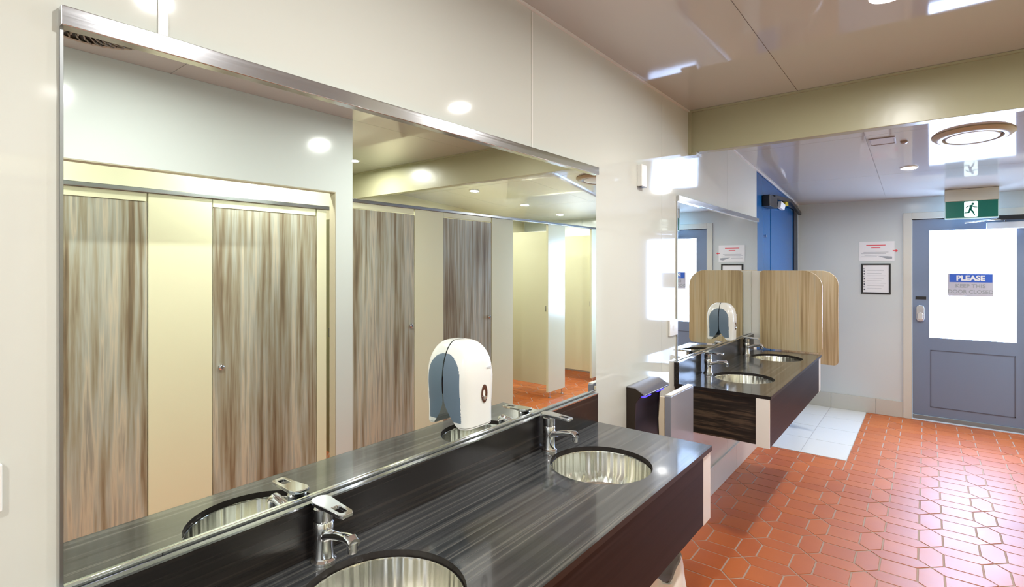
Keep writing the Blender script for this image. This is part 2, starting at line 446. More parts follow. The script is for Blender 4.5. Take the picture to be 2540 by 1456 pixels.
b = MB(); b.box(LX0, LX1, LY-.012, LY, .012, .055); b.obj('kick_strip', mat('kick_metal', (.25, .33, .38), .3, .7), leaf, bevel=.003)
b = MB(); b.box(WX0, WX1, LY+.012, LY+.020, WZ0, WZ1); b.obj('glass_pane', M_GLASS, d1, smooth=False)
b = MB(); b.box(1.078, 1.165, LY-.004, LY, 1.238, 1.268); b.obj('latch_slot', M_BLACK, leaf)
b = MB()
b.prism(rrect(1.083, 1.150, 1.012, 1.180, .030), LY-.022, LY, 'y'); b.mi = 1
b.prism(rrect(1.093, 1.140, 1.030, 1.105, .022), LY-.038, LY-.020, 'y')
b.obj('door_handle', [M_ALU, M_CHROME], leaf, bevel=.004)
# closer on the exit door
dc = thing('door_closer', 'silver overhead closer with thin arm at the top of the grey exit door', 'door closer', (1.62, LY, 1.93))
b = MB(); b.box(0, .27, -.055, 0, .005, .068); b.obj('closer_body', mat('closer_paint', (.62, .64, .68), .3), dc, bevel=.006)
b = MB(); b.box(.08, .30, -.085, -.058, .085, .125); b.obj('closer_track', M_BLACK, dc, bevel=.003)
b = MB(); b.tube([(.13, -.04, .06), (.13, -.04, .09), (.02, -.16, .085), (-.16, -.09, .072)], .007, 8); b.tube([(-.16, -.09, .072), (.1, -.05, .105)], .005, 8)
b.obj('closer_arm', M_ALU, dc)

# notice stuck on the glass
sg = thing('door_sign', 'blue and pale sign reading PLEASE KEEP THIS DOOR CLOSED on the door glass', 'sign', (0, LY+.0055, 0))
SX0, SX1, SZ0, SZ1 = 1.335, 1.673, 1.283, 1.503
b = MB(); b.box(SX0, SX1, 0, .006, SZ0, SZ1); b.obj('sign_plate', M_SIGNPALE, sg, smooth=False)
b = MB(); b.box(SX0+.012, SX1-.008, -.001, -.0001, 1.420, SZ1-.004); b.obj('blue_band', M_SIGNBLUE, sg, smooth=False)
def text(s, x, z, size, m, parent, y, name, sx=1, bold=.0):
    cu = bpy.data.curves.new(name, 'FONT'); cu.body = s; cu.size = size; cu.align_x = 'CENTER'; cu.align_y = 'CENTER'; cu.extrude = .0004; cu.offset = bold
    cu.resolution_u = 4
    t = bpy.data.objects.new(name, cu); C.objects.link(t)
    bpy.context.view_layer.update()
    me = bpy.data.meshes.new_from_object(t.evaluated_get(bpy.context.evaluated_depsgraph_get()))
    bpy.data.objects.remove(t, do_unlink=True)
    me.materials.clear(); me.materials.append(m)
    o = bpy.data.objects.new(name, me); C.objects.link(o); o.parent = parent
    o.location = (x, y, z); o.rotation_euler = (PI/2, 0, 0); o.scale = (sx, 1, 1)
    return o
text('PLEASE', 1.506, 1.458, .070, M_PAPER, sg, -.0018, 'lettering', .98, .003)
text('KEEP THIS', 1.504, 1.382, .050, M_INK, sg, -.0006, 'lettering', 1.0, .0012)
text('DOOR CLOSED', 1.504, 1.325, .050, M_INK, sg, -.0006, 'lettering', .97, .0012)

# ------------------------------------------------------------------ blue door (door_2) in the mirror wall, past the second mirror
d2 = thing('door_2', 'deep blue door with dark jambs in the mirror wall by the far corner', 'door'); d2['kind'] = 'structure'
b = MB()
b.prism([(4.930, 0), (5.125, 0), (5.125, cz(5.125)), (4.930, cz(4.93))], -.10, -.004, 'x')
b.prism([(5.125, 2.22), (6.60, 2.22), (6.60, cz(6.60)), (5.125, cz(5.125))], -.10, -.004, 'x')
b.obj('door_frame', M_BLUE, d2, smooth=False)
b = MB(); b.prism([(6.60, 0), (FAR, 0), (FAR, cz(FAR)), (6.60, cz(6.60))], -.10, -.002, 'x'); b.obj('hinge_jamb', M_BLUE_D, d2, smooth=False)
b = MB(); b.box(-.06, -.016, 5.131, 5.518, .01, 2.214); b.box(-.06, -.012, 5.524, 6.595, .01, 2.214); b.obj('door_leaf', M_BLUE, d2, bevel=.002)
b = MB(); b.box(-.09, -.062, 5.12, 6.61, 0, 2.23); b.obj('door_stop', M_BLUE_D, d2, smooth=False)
b = MB(); b.lathe([(.001, -.002), (.012, -.002), (.012, -.016), (.001, -.016)], 5.30, 1.86, 16, axis='x'); b.obj('stud', M_ALU, d2)
# its black closer, up at the ceiling line
cl = thing('door_closer', 'black closer with an amber tip high on the blue door', 'door closer', (.0, 5.12, 2.13))
b = MB(); b.box(-.012, .055, .05, .36, -.005, .10); b.obj('closer_body', M_BLACK, cl, bevel=.006)
b = MB(); b.prism([(.30, .095), (1.05, .118), (1.60, .03), (1.60, .065), (1.05, .158), (.30, .120)][::-1], .02, .05, 'x'); b.obj('closer_arm', M_BLACK, cl, bevel=.003)
b = MB(); b.prism([(.62, .03), (.80, .02), (.86, .08), (.66, .10)], .0, .03, 'x'); b.obj('bracket', M_PAPER, cl, bevel=.003)
b = MB(); b.prism([(.84, .06), (1.0, .085), (.98, .125), (.86, .11)], .0, .03, 'x'); b.obj('tip', M_AMBER, cl, bevel=.003)

# ------------------------------------------------------------------ mirrors
def mirror(y0, y1, z0, z1, name, label):
    t = thing(name, label, 'mirror', (0, y0, z0), 'wall mirrors')
    W, H = y1-y0, z1-z0
    b = MB(); b.box(.0006, .006, 0, W, 0, H); g = b.obj('glass', [M_MIRROR], t, smooth=False)
    b = MB(); b.box(.0006, .020, -.006, W+.002, H-.018, H+.016); b.obj('top_trim', M_ALU, t, bevel=.002)
    b = MB(); b.box(.0006, .008, -.005, -.0005, 0, H-.018); b.obj('edge_trim', M_ALU_D, t)
    b = MB(); b.box(.0006, .0088, 0, W, -.004, .002); b.obj('bottom_trim', M_CHROME, t, bevel=.001)
    return t
mirror(.226, 2.077, 1.020, 2.001, 'wall_mirror', 'large near wall mirror reflecting the cubicle doors above the first vanity')
mirror(3.056, 4.925, 1.020, 1.980, 'wall_mirror', 'far wall mirror beyond the beam above the second vanity')

# ------------------------------------------------------------------ vanities with basins
CZ, CT = .885, .018
def vanity(y0, y1, basins, label, ends):
    t = thing('vanity_counter', label, 'vanity', (0, y0, 0), 'dark wall hung vanities')
    L = y1-y0; X1 = .525; R = .176; BX = .278; N = 64
    b = MB()
    x0 = .0008
    cuts = [0]+[(p+q)/2-y0 for p, q in zip(basins, basins[1:])]+[L]
    for k, by in enumerate(basins):
        ya, yb = cuts[k], cuts[k+1]; cy = by-y0
        angs = sorted(set([2*PI*i/N for i in range(N)]+[math.atan2(v-cy, u-BX) % (2*PI) for u in (x0, X1) for v in (ya, yb)]))
        inner, outer = [], []
        for a in angs:
            c, s_ = math.cos(a), math.sin(a)
            tt = min([(X1-BX)/c if c > 1e-9 else ((x0-BX)/c if c < -1e-9 else 1e9), (yb-cy)/s_ if s_ > 1e-9 else ((ya-cy)/s_ if s_ < -1e-9 else 1e9)])
            inner.append((BX+R*c, cy+R*s_)); outer.append((BX+tt*c, cy+tt*s_))
        n = len(angs)
        for i in range(n):
            j = (i+1) % n
            b.face([(*inner[i], CZ), (*outer[i], CZ), (*outer[j], CZ), (*inner[j], CZ)])
            b.face([(*inner[i], CZ-CT), (*inner[j], CZ-CT), (*outer[j], CZ-CT), (*outer[i], CZ-CT)])
            b.mi = 1; b.face([(*inner[i], CZ), (*inner[j], CZ), (*inner[j], CZ-CT), (*inner[i], CZ-CT)]); b.mi = 0
    b.mi = 1
    for q in (((x0, 0), (X1, 0)), ((X1, 0), (X1, L)), ((X1, L), (x0, L)), ((x0, L), (x0, 0))):
        b.face([(*q[0], CZ-CT), (*q[1], CZ-CT), (*q[1], CZ), (*q[0], CZ)])
    bmesh.ops.remove_doubles(b.bm, verts=b.bm.verts, dist=1e-5)
    b.obj('worktop', [M_TOP, M_EDGE], t, smooth=False)
    b = MB(); b.box(.0008, .030, 0, L, CZ, 1.008); b.obj('splashback', M_SPLASH, t, smooth=False)
    b = MB(); b.box(.0095, .0315, 0, L, 1.0085, 1.013); b.obj('ledge_strip', M_LEDGE, t, smooth=False)
    b = MB(); b.box(X1-.0225, X1-.006, .012, L-.084, .610, CZ-CT); b.obj('apron', M_APRON, t, bevel=.001)
    for k in (0, 1):
        ye, yi = ((.0, .012) if k == 0 else (L, L-.082))
        a_, c_ = min(ye, yi), max(ye, yi)
        sgn = 1 if k == 0 else -1
        b = MB(); b.box(.0008, X1-.075, min(ye+sgn*.02, ye+sgn*.034), max(ye+sgn*.02, ye+sgn*.034), .612, CZ-CT); b.obj('end_panel', M_ZEBRA, t, smooth=False)
        b = MB(); b.box(X1-.075, X1-.0065, a_, c_, .606, CZ-CT); o = b.obj('end_post', M_STRIP, t, bevel=.001); o['label'] = 'pale edge strip'
    for by in basins:
        cy = by-y0
        b = MB(); r = R-.0015
        prof = [(r+.02, CZ-CT-.001), (r+.001, CZ-CT-.001), (r, CZ-CT+.0015), (r-.003, CZ-CT+.002), (r-.0045, CZ-CT-.002), (r-.007, CZ-.09), (r-.022, CZ-.125), (r-.06, CZ-.148), (.04, CZ-.160), (.022, CZ-.162)]
        prof += [(.020, CZ-.168), (.03, CZ-.170), (r-.05, CZ-.155), (r-.01, CZ-.12), (r+.006, CZ-.09), (r+.02, CZ-CT-.008)]
        b.lathe(prof, BX, cy, 64, cap0=False, cap1=False)
        bs = b.obj('basin', M_STEEL, t); 
        b = MB(); b.lathe([(.001, CZ-.160), (.019, CZ-.160), (.0195, CZ-.164), (.001, CZ-.166)], BX, cy, 24); b.obj('waste_plug', M_CHROME, bs)
    return t
B1 = (.690, 1.622); B2 = (3.432, 4.345)
vanity(.20, 2.050, B1, 'near dark woodgrain vanity top with two round steel basins', (1, 1))
vanity(3.015, 4.705, B2, 'far dark woodgrain vanity beyond the beam with dark end panel', (1, 1))

# ------------------------------------------------------------------ mixer taps
def tap():
    t = thing('basin_tap', '', 'tap')
    b = MB()
    b.lathe([(.001, 0), (.029, 0), (.029, .005), (.024, .009), (.0225, .014), (.021, .05), (.0215, .062), (.023, .066), (.023, .090), (.0205, .094), (.001, .094)], 0, 0, 32)
    b.obj('body', M_CHROME, t)
    b = MB()
    pts = [(.010, 0, .062), (.035, 0, .070), (.065, 0, .078), (.095, 0, .083), (.112, 0, .083), (.120, 0, .076)]
    rs = []
    for k, (x, y, z) in enumerate(pts):
        w_, h_ = (.017, .013) if k < 1 else ((.0135, .0105) if k < 4 else (.015, .012))
        tx, tz = (.30, .95) if k < 4 else ((0, 1) if k == 4 else (-.5, .87))
        rs.append([(x-tx*0+(-tx*.3)*h_*math.sin(a), w_*math.cos(a), z+h_*math.sin(a)) for a in [2*PI*i/16 for i in range(16)]])
    b.rings(rs); sp = b.obj('spout', M_CHROME, t)
    b = MB(); b.lathe([(.001, .056), (.011, .056), (.012, .062), (.012, .078), (.001, .079)], .112, 0, 20); b.obj('aerator', M_ALU, sp)
    b = MB(); b.lathe([(.001, .095), (.0215, .095), (.0225, .100), (.0225, .124), (.017, .130), (.001, .130)], 0, 0, 32)
    b.obj('cartridge_cap', mat('satin_chrome', (.62, .63, .64), .16, 1), t)
    # lever: rounded head narrowing into a paddle with a slot through it
    b = MB()
    def Zt(x): return .131+.03*max(0, (x+.02))/.1*.25
    outl = [(-.030, -.010), (-.024, -.019), (-.010, -.023), (.010, -.022), (.030, -.0200), (.088, -.0175), (.097, -.013), (.097, .013), (.088, .0175), (.030, .0200), (.010, .022), (-.010, .023), (-.024, .019), (-.030, .010)]
    hole = [(.046, -.008), (.046, -.008), (.046, -.008), (.046, -.008), (.050, -.0095), (.080, -.0088), (.083, -.006), (.083, .006), (.080, .0088), (.050, .0095), (.046, .008), (.046, .008), (.046, .008), (.046, .008)]
    n = len(outl)
    up = lambda p, o: (p[0], p[1], .131-.035*(p[0]+.03)+o)
    TO = [b.bm.verts.new(up(p, .010)) for p in outl]; BO = [b.bm.verts.new(up(p, .001)) for p in outl]
    hv = {}
    def hvt(p, o):
        k = (round(p[0], 4), round(p[1], 4), o)
        if k not in hv: hv[k] = b.bm.verts.new(up(p, o))
        return hv[k]
    def mk(vs):
        u = []
        for v in vs:
            if v not in u: u.append(v)
        if len(u) >= 3:
            try: b.bm.faces.new(u)
            except ValueError: pass
    for i in range(n):
        j = (i+1) % n
        mk([TO[i], TO[j], hvt(hole[j], .010), hvt(hole[i], .010)])
        mk([BO[j], BO[i], hvt(hole[i], .001), hvt(hole[j], .001)])
        mk([TO[j], TO[i], BO[i], BO[j]])
        mk([hvt(hole[i], .010), hvt(hole[j], .010), hvt(hole[j], .001), hvt(hole[i], .001)])
    b.obj('lever', M_CHROME, t, bevel=.002)
    return t
tp = tap()
labs = ['chrome lever tap beside the nearest basin, lowest in the picture', 'chrome lever tap at the right-hand basin of the near vanity, by the mirror end',
        'chrome lever tap at the nearer basin of the far vanity', 'chrome lever tap at the basin beside the wood-look screen']
for k, (y, lb) in enumerate(zip(B1+B2, labs)):
    o = tp if k == 0 else copy_tree(tp)
    o.location = (.065, y-.005, CZ+.0005); tag(o, lb, 'tap', 'basin taps')

# ------------------------------------------------------------------ soap dispensers on the mirrors
def soap():
    t = thing('soap_dispenser', '', 'soap dispenser')
    # x = out of the mirror, y = width centred on 0, z = up from the bottom of the shell
    H, Wd, Dp = .262, .078, .092
    def prof(z):
        u = z/H
        if u > .5:
            q = (u-.5)/.5; w_ = Wd*(.22+.78*max(0, 1-q**2.3)**.5); d_ = Dp*(.25+.75*max(0, 1-q**2.8)**.5)
        else:
            q = 1-u/.5; w_ = Wd*(1-.17*q**1.3); d_ = Dp*(1-.03*q)
        if z < .006: w_ *= .965; d_ *= .975
        back = .0018 if z > .085 else .0018+.052*(1-z/.085)**1.7
        return w_, d_, back
    NZ, NA = 110, 96
    b = MB(); b.prism(rrect(-.058, .058, .088, .235, .04), .0002, .0016, 'x'); b.obj('back_plate', M_SLATE_D, t)
    zs = [0, .003]+[.006+(H-.006)*math.sin(PI/2*k/NZ)**1.0*1.0 if False else .006+(H-.006)*(1-(1-k/NZ)**1.35) for k in range(NZ+1)]
    def ins(x, z):
        """inside the side cheek outline"""
        if z < .018 or z > .225: return False
        if z < .15: xm = .067
        else: xm = .067*max(0, 1-((z-.15)/.075)**2.1)**.5
        return x < xm-.0 and z > .018+max(0, (.067-x))*0
    grid = []
    for z in zs:
        w_, d_, back = prof(z); p = 2/4.2
        grid.append([(back+(d_-back)*abs(math.cos(a))**p, w_*math.copysign(abs(math.sin(a))**p, math.sin(a)), z) for a in [-PI/2+PI*math.copysign(1, 0)*0+PI*i/NA for i in range(NA+1)]])
    parts = {'shell': MB(), -1: MB(), 1: MB()}
    vmap = {k: {} for k in parts}
    def V(k, i, j):
        if (i, j) not in vmap[k]:
            x, y, z = grid[i][j]
            vmap[k][(i, j)] = parts[k].bm.verts.new((x, y, z))
        return vmap[k][(i, j)]
    for i in range(len(zs)-1):
        for j in range(NA):
            x = (grid[i][j][0]+grid[i+1][j+1][0])/2; z = (zs[i]+zs[i+1])/2; y = grid[i][j][1]
            k = (1 if y > 0 else -1) if ins(x, z) and abs(j-NA/2) > NA*.12 else 'shell'
            parts[k].bm.faces.new((V(k, i, j), V(k, i, j+1), V(k, i+1, j+1), V(k, i+1, j)))
    m_ = parts['shell']
    m_.bm.faces.new([V('shell', 0, j) for j in range(NA+1)][::-1])
    m_.bm.faces.new([V('shell', len(zs)-1, j) for j in range(NA+1)])
    sh = m_.obj('shell', M_WHITE, t)
    for k in (-1, 1):
        o = parts[k].obj('cheek', M_SLATE, t); o['label'] = 'slate blue side panel'
    b = MB(); 
    cyz = [(.001, Dp-.004), (.0135, Dp-.004), (.0135, Dp+.0012), (.012, Dp+.0018), (.001, Dp-.002)]
    ring = []
    for r, x in cyz: ring.append([(x, .012+r*math.cos(a), .100+2.1*r*math.sin(a)) for a in [2*PI*i/24 for i in range(24)]])
    b.rings(ring); wnd = b.obj('sight_window', mat('amber_window', (.10, .035, .02), .1, coat=.6), sh)
    b = MB(); ring = []
    for r, x in [(.001, Dp-.002), (.0075, Dp-.002), (.0065, Dp+.0035), (.001, Dp+.0045)]: ring.append([(x, .012+r*math.cos(a), .086+1.2*r*math.sin(a)) for a in [2*PI*i/20 for i in range(20)]])
    b.rings(ring); b.obj('lock', M_CHROME, sh)
    b = MB(); b.box(Dp-.003, Dp+.0006, .025, .047, .176, .180); b.obj('embossed_mark', mat('emboss_grey', (.62, .64, .66), .4), sh)
    return t
sd = soap(); sd.location = (.0065, 1.202, 1.080); tag(sd, 'white soap dispenser with slate sides fixed to the near mirror', 'soap dispenser', 'soap dispensers')
s2 = copy_tree(sd); s2.location = (.0065, 3.915, 1.050); tag(s2, 'white soap dispenser on the far mirror above the second vanity', 'soap dispenser', 'soap dispensers')

# ------------------------------------------------------------------ wood-look screens
def screen(x0, x1, z0, z1, y, r, label, rl=.05):
    t = thing('privacy_screen', label, 'privacy screen', (0, y, z0), 'wood-look privacy screens')
    H = z1-z0
    pts = rrect(x0, x1, 0, H, r, 12, (0, 0, 1, 0))
    # small radius on the other corners
    pts = [(x0+rl, 0), (x1-rl*.6, 0)]
    out = [(x0+rl-rl*math.sin(a), rl-rl*math.cos(a)) for a in [PI/2*i/8 for i in range(8, -1, -1)]]
    out += [(x1-.04+.04*math.sin(a), .04-.04*math.cos(a)) for a in [PI/2*i/6 for i in range(7)]]
    out += [(x1-r+r*math.cos(a), H-r+r*math.sin(a)) for a in [PI/2*i/14 for i in range(15)]]
    out += [(x0+.03-.03*math.sin(a), H-.03+.03*math.cos(a)) for a in [PI/2*i/6 for i in range(7)]]
    b = MB(); b.prism(out, 0, .018, 'y'); b.obj('panel', M_WOOD_L, t, bevel=.002)
    b = MB(); b.box(.0008 if y > 4.93 else .0075, x0+.02, .0185, .026, .004, H-.004); o = b.obj('wall_channel', M_STRIP, t, bevel=.001); o['label'] = 'pale wall channel'
    return t
screen(.075, .530, .895, 1.542, 4.712, .135, 'light wood-look screen with rounded corner at the end of the far vanity', .06)
screen(.06, .535, .662, 1.536, 5.62, .135, 'lower-hanging light wood-look screen behind the vanity end screen')

# ------------------------------------------------------------------ hand dryer between the vanities
hd = thing('hand_dryer', 'dark slot hand dryer with blue glow and grey front shell between the vanities', 'hand dryer', (.0008, 2.388, .40))
LN = .30; H = .573
b = MB(); b.prism([(0, 0), (.10, 0), (.055, .22), (.045, .40), (.050, .50), (.072, .535), (.092, .545), (.092, .553), (.046, H), (0, H)], .0, .012, 'y'); b.prism([(0, 0), (.10, 0), (.055, .22), (.045, .40), (.050, .50), (.072, .535), (.092, .545), (.092, .553), (.046, H), (0, H)], LN-.012, LN, 'y')
b.obj('rear_casing', M_BROWN, hd, bevel=.002)
b = MB(); b.prism([(0, 0), (.10, 0), (.050, .22), (.040, .40), (.045, .50), (.068, .535), (.068, .55), (.046, H-.002), (0, H-.002)], .012, LN-.012, 'y')
b.obj('slot_lining', M_BLACKG, hd, bevel=.002)
b = MB(); b.prism([(.002, H+.0005), (.047, H+.0005), (.100, H-.030), (.100, H-.024), (.048, H+.006), (.002, H+.006)], -.002, LN+.002, 'y'); b.obj('top_plate', M_PLATE, hd, bevel=.001)
for q in (.03, .19):
    b = MB(); b.box(.066, .082, q, q+.08, .527, .5335); b.obj('light_bar', M_LED, hd)
b = MB(); b.prism([(.12, 0), (.195, 0), (.195, H-.02), (.172, H-.02), (.165, .45), (.170, .30), (.16, .15)], .004, .014, 'y'); b.prism([(.12, 0), (.195, 0), (.195, H-.02), (.172, H-.02), (.165, .45), (.170, .30), (.16, .15)], LN-.014, LN-.004, 'y')
b.obj('slot_rim', M_BEIGE, hd, bevel=.001)
b = MB(); b.box(.197, .229, 0, LN, .06, H-.012); b.obj('front_shell', M_GREYSHELL, hd, bevel=.004)
b = MB(); b.box(.200, .227, .003, LN-.003, H-.0115, H-.006); b.obj('top_strip', M_WHITE, hd, bevel=.001)
b = MB(); b.box(.002, .197, .002, LN-.002, 0, .04); b.obj('drip_tray', M_BLACK, hd, bevel=.004)

# ------------------------------------------------------------------ bin with liner under the near vanity
BZ = 1.04
bn = thing('waste_bin', 'brown waste bin with crumpled white liner tucked under the near vanity', 'bin', (.335, 1.845, .001))
b = MB(); b.lathe([(.001, 0), (.105, 0), (.11, .004), (.128, .43), (.132, .44), (.128, .44), (.106, .01), (.001, .008)], 0, 0, 40); b.obj('bin_body', M_BIN, bn)
b = MB(); rnd = random.Random(4); rs = []
n = 72
ph = [rnd.uniform(0, 6) for _ in range(6)]
def wv(a, k): return math.sin(3*a+ph[0])*.4+math.sin(7*a+ph[1]+k)*.35+math.sin(13*a+ph[2]+2*k)*.25+math.sin(23*a+ph[3])*.15
for k, (r, z, amp, az) in enumerate([(.02, .415, .004, .008), (.07, .408, .01, .01), (.108, .415, .006, .01), (.117, .422, .005, 0), (.122, .43, .004, .004), (.128, .462, .006, .014), (.137, .468, .008, .016), (.143, .445, .008, .010), (.147, .40, .010, .008), (.150, .35, .013, .012), (.152, .31, .016, .02)]):
    rs.append([((r+amp*wv(a, k*.4))*math.cos(a), (r+amp*wv(a, k*.4))*math.sin(a), z+az*wv(a, 1)+(.045*math.exp(-((a-.9)/.45)**2) if 5 <= k <= 6 else 0)+(.02*math.sin(5*a+1)*(k in (5, 6)))) for a in [2*PI*i/n for i in range(n)]])
b.rings(rs, True, False); ln = b.obj('liner', mat('liner_film', (.93, .95, .92), .35, coat=.3, bump=(40, .5, .004)), bn)
bn.scale = (1, 1, BZ)
sm = ln.modifiers.new('thickness', 'SOLIDIFY'); sm.thickness = .0008

# ------------------------------------------------------------------ wall fittings
def plate(name, label, cat, y0, y1, z0, z1, d, rocker=None, group=None):
    t = thing(name, label, cat, (.0006, y0, z0), group)
    b = MB(); b.box(0, d, 0, y1-y0, 0, z1-z0); b.obj('cover', M_WHITE, t, bevel=.003)
    if rocker:
        b = MB(); a, c = (y1-y0)*.35, (y1-y0)*.65; e, f = (z1-z0)*.35, (z1-z0)*.65
        b.box(d, d+.003, a, c, e, f); b.obj(rocker, M_PAPER, t, bevel=.001)
    return t
plate('light_switch', 'white switch plate beside the left edge of the far mirror', 'switch', 2.925, 3.045, 1.170, 1.262, .012, 'rocker')
plate('light_switch', 'white switch plate on the wall left of the near mirror', 'switch', .04, .150, 1.178, 1.256, .010, 'rocker')
t = thing('air_freshener', 'slim white box high on the wall between the two mirrors', 'wall box', (.0006, 2.51, 1.982))
b = MB(); b.box(0, .028, 0, .062, .003, .118); b.obj('cover', M_WHITE, t, bevel=.004)
b = MB(); b.box(.003, .026, .002, .060, 0, .0028); b.obj('vent_slot', M_BLACK, t)

# ------------------------------------------------------------------ paper and frame on the far wall
n1 = thing('paper_notice', 'white paper notice with red heading left of the exit door', 'notice', (.592, FAR-.0035, 1.635))
b = MB(); b.box(0, .312, 0, .002, 0, .208); b.obj('sheet', M_PAPER, n1, smooth=False)
b = MB(); b.box(.065, .235, -.0008, -.0001, .165, .173); b.box(.11, .19, -.0008, -.0001, .138, .145); b.obj('red_heading', M_RED, n1, smooth=False)
b = MB()
for k, (a, c) in enumerate(((.04, .26), (.02, .24), (.05, .28), (.02, .16))): b.box(a, c, -.0008, -.0001, .092-.016*k, .096-.016*k)
b.prism([(.17, .052), (.26, .018), (.292, .024), (.292, .046), (.25, .050)], -.0008, -.0001, 'y')
b.obj('printed_lines', M_INK, n1, smooth=False)
b = MB(); b.prism([(.297, .102), (.322, .102), (.322, .092), (.342, .107), (.322, .122), (.322, .112), (.297, .112)], -.0012, -.0002, 'y'); b.obj('red_arrow', M_RED, n1, smooth=False)
f1 = thing('framed_sheet', 'black framed white sheet hanging under the paper notice', 'frame', (.612, FAR-.0125, 1.282))
b = MB(); W_, H_ = .260, .325; q = .016
for (x0, x1, z0, z1) in ((0, W_, 0, q), (0, W_, H_-q, H_), (0, q, q, H_-q), (W_-q, W_, q, H_-q)): b.box(x0, x1, 0, .012, z0, z1)
b.obj('frame', M_BLACK, f1, bevel=.001)
b = MB(); b.box(q, W_-q, .006, .011, q, H_-q); b.obj('sheet', M_PAPER, f1, smooth=False)
b = MB()
for k in range(9): b.box(.022, .022+[.014, .006, .012, .008, .013, .005, .011, .009, .006][k], .004, .0058, .04+.028*k, .055+.028*k)
for k in range(8): b.box(.05, .20+.02*(k % 3)-.02, .0052, .0059, .06+.027*k, .0615+.027*k)
b.obj('printed_lines', M_INK_D, f1, smooth=False)

# ------------------------------------------------------------------ exit sign
ex = thing('exit_sign', 'green exit sign with white running figure hung before the grey door', 'exit sign', (1.303, 6.50, 2.030))
b = MB(); b.box(0, .385, 0, .05, .163, cz(6.5)-2.030-.002); b.obj('housing', mat('sign_housing', (.66, .66, .56), .35), ex, bevel=.003)
b = MB(); b.box(0, .385, .018, .030, -.006, .163); b.obj('face', mat('edge_acrylic', (.55, .78, .78), .15), ex, bevel=.002)
b = MB(); b.box(.008, .378, .0165, .0178, .006, .160); b.obj('green_field', M_GREEN, ex, smooth=False)
b = MB(); b.prism(rrect(.143, .240, .010, .156, .012), .0150, .0163, 'y'); b.obj('white_panel', M_EXITW, ex, smooth=False)
b = MB()
def cap2(p, q, r0, r1):
    p, q = Vector(p), Vector(q); d = (q-p).normalized(); a0 = math.atan2(d.y, d.x)
    pts = [(q.x+r1*math.cos(a), q.y+r1*math.sin(a)) for a in [a0-PI/2+PI*i/8 for i in range(9)]]
    pts += [(p.x+r0*math.cos(a), p.y+r0*math.sin(a)) for a in [a0+PI/2+PI*i/8 for i in range(9)]]
    b.prism(pts, .0132, .0148, 'y')
b.prism([(.196+.010*math.cos(a), .131+.011*math.sin(a)) for a in [2*PI*i/20 for i in range(20)]], .0132, .0148, 'y')
cap2((.186, .112), (.178, .080), .011, .010)
cap2((.184, .117), (.160, .110), .005, .004); cap2((.160, .110), (.148, .096), .004, .0035)
cap2((.190, .116), (.206, .102), .005, .004); cap2((.206, .102), (.226, .100), .004, .0035)
cap2((.181, .080), (.196, .060), .0075, .006); cap2((.196, .060), (.208, .030), .006, .0045)
cap2((.176, .080), (.168, .052), .0075, .006); cap2((.168, .052), (.140, .050), .0055, .004)
bmesh.ops.translate(b.bm, verts=b.bm.verts, vec=(.008, 0, 0))
b.obj('running_figure', M_GREEN, ex, smooth=False)

# ------------------------------------------------------------------ ceiling fittings
def downlight(x, y, label, first=[None]):
    z = cz(y)
    if first[0] is None:
        t = thing('downlight', label, 'downlight', (x, y, z), 'ceiling downlights')
        b = MB(); b.lathe([(.048, -.0005), (.062, -.0005), (.062, -.004), (.056, -.009), (.048, -.006)], 0, 0, 32, False, False)
        b.bm.faces.ensure_lookup_table()
        b.obj('trim_ring', M_WHITE, t)
        b = MB(); b.lathe([(.001, -.003), (.047, -.003), (.047, -.0015), (.001, -.0015)], 0, 0, 32); b.obj('lens', M_LENS, t)
        ld = bpy.data.lights.new('lamp', 'AREA'); ld.shape = 'DISK'; ld.size = .09; ld.energy = LAMP_W; ld.color = LAMP_COL
        lo = bpy.data.objects.new('lamp', ld); C.objects.link(lo); lo.parent = t; lo.location = (0, 0, -.006)
        first[0] = t
    else:
        t = copy_tree(first[0]); t.location = (x, y, z)
    t.rotation_euler = (-SLR if y > BEAM_Y else 0, 0, 0)
    tag(t, label, 'downlight', 'ceiling downlights')
downlight(1.06, 2.30, 'downlight at the top edge of the photo, in the near ceiling just before the beam')
downlight(1.056, 5.397, 'glowing downlight in the lower ceiling left of the round air vent')
downlight(1.05, .69, 'downlight above the camera spot, its glare on the wall over the near mirror')
downlight(1.05, -.9, 'downlight nearest the back wall behind the viewer')
downlight(2.13, .15, 'downlight behind the bulkhead over the passage, nearest the back wall')
downlight(2.13, 1.70, 'downlight behind the bulkhead over the passage, by the white column')
for y, lb in ((2.85, 'cubicle downlight just before the beam'), (4.489, 'first cubicle downlight beyond the beam seen in the near mirror'),
              (5.462, 'middle cubicle downlight beyond the beam seen in the near mirror'), (6.30, 'last cubicle downlight by the far wall seen in the near mirror')):
    downlight(2.96, y, lb)

av = thing('air_vent', 'round beige ceiling air vent with white centre disc before the exit door', 'air vent', (1.406, 4.605, cz(4.605)), rot=(-SLR, 0, 0))
b = MB(); b.lathe([(.150, -.0005), (.212, -.0005), (.214, -.006), (.195, -.022), (.172, -.028), (.158, -.024), (.150, -.006)], 0, 0, 56, False, False)
b.obj('outer_ring', mat('vent_beige', (.52, .44, .30), .35), av)
b = MB(); b.lathe([(.001, -.0005), (.152, -.0005), (.152, -.003), (.001, -.003)], 0, 0, 48); b.obj('throat', mat('vent_dark', (.05, .035, .03), .5), av)
b = MB(); b.lathe([(.001, -.006), (.130, -.006), (.142, -.014), (.136, -.024), (.09, -.030), (.001, -.032)], 0, 0, 48); b.obj('centre_disc', mat('vent_white', (.70, .68, .66), .2), av)

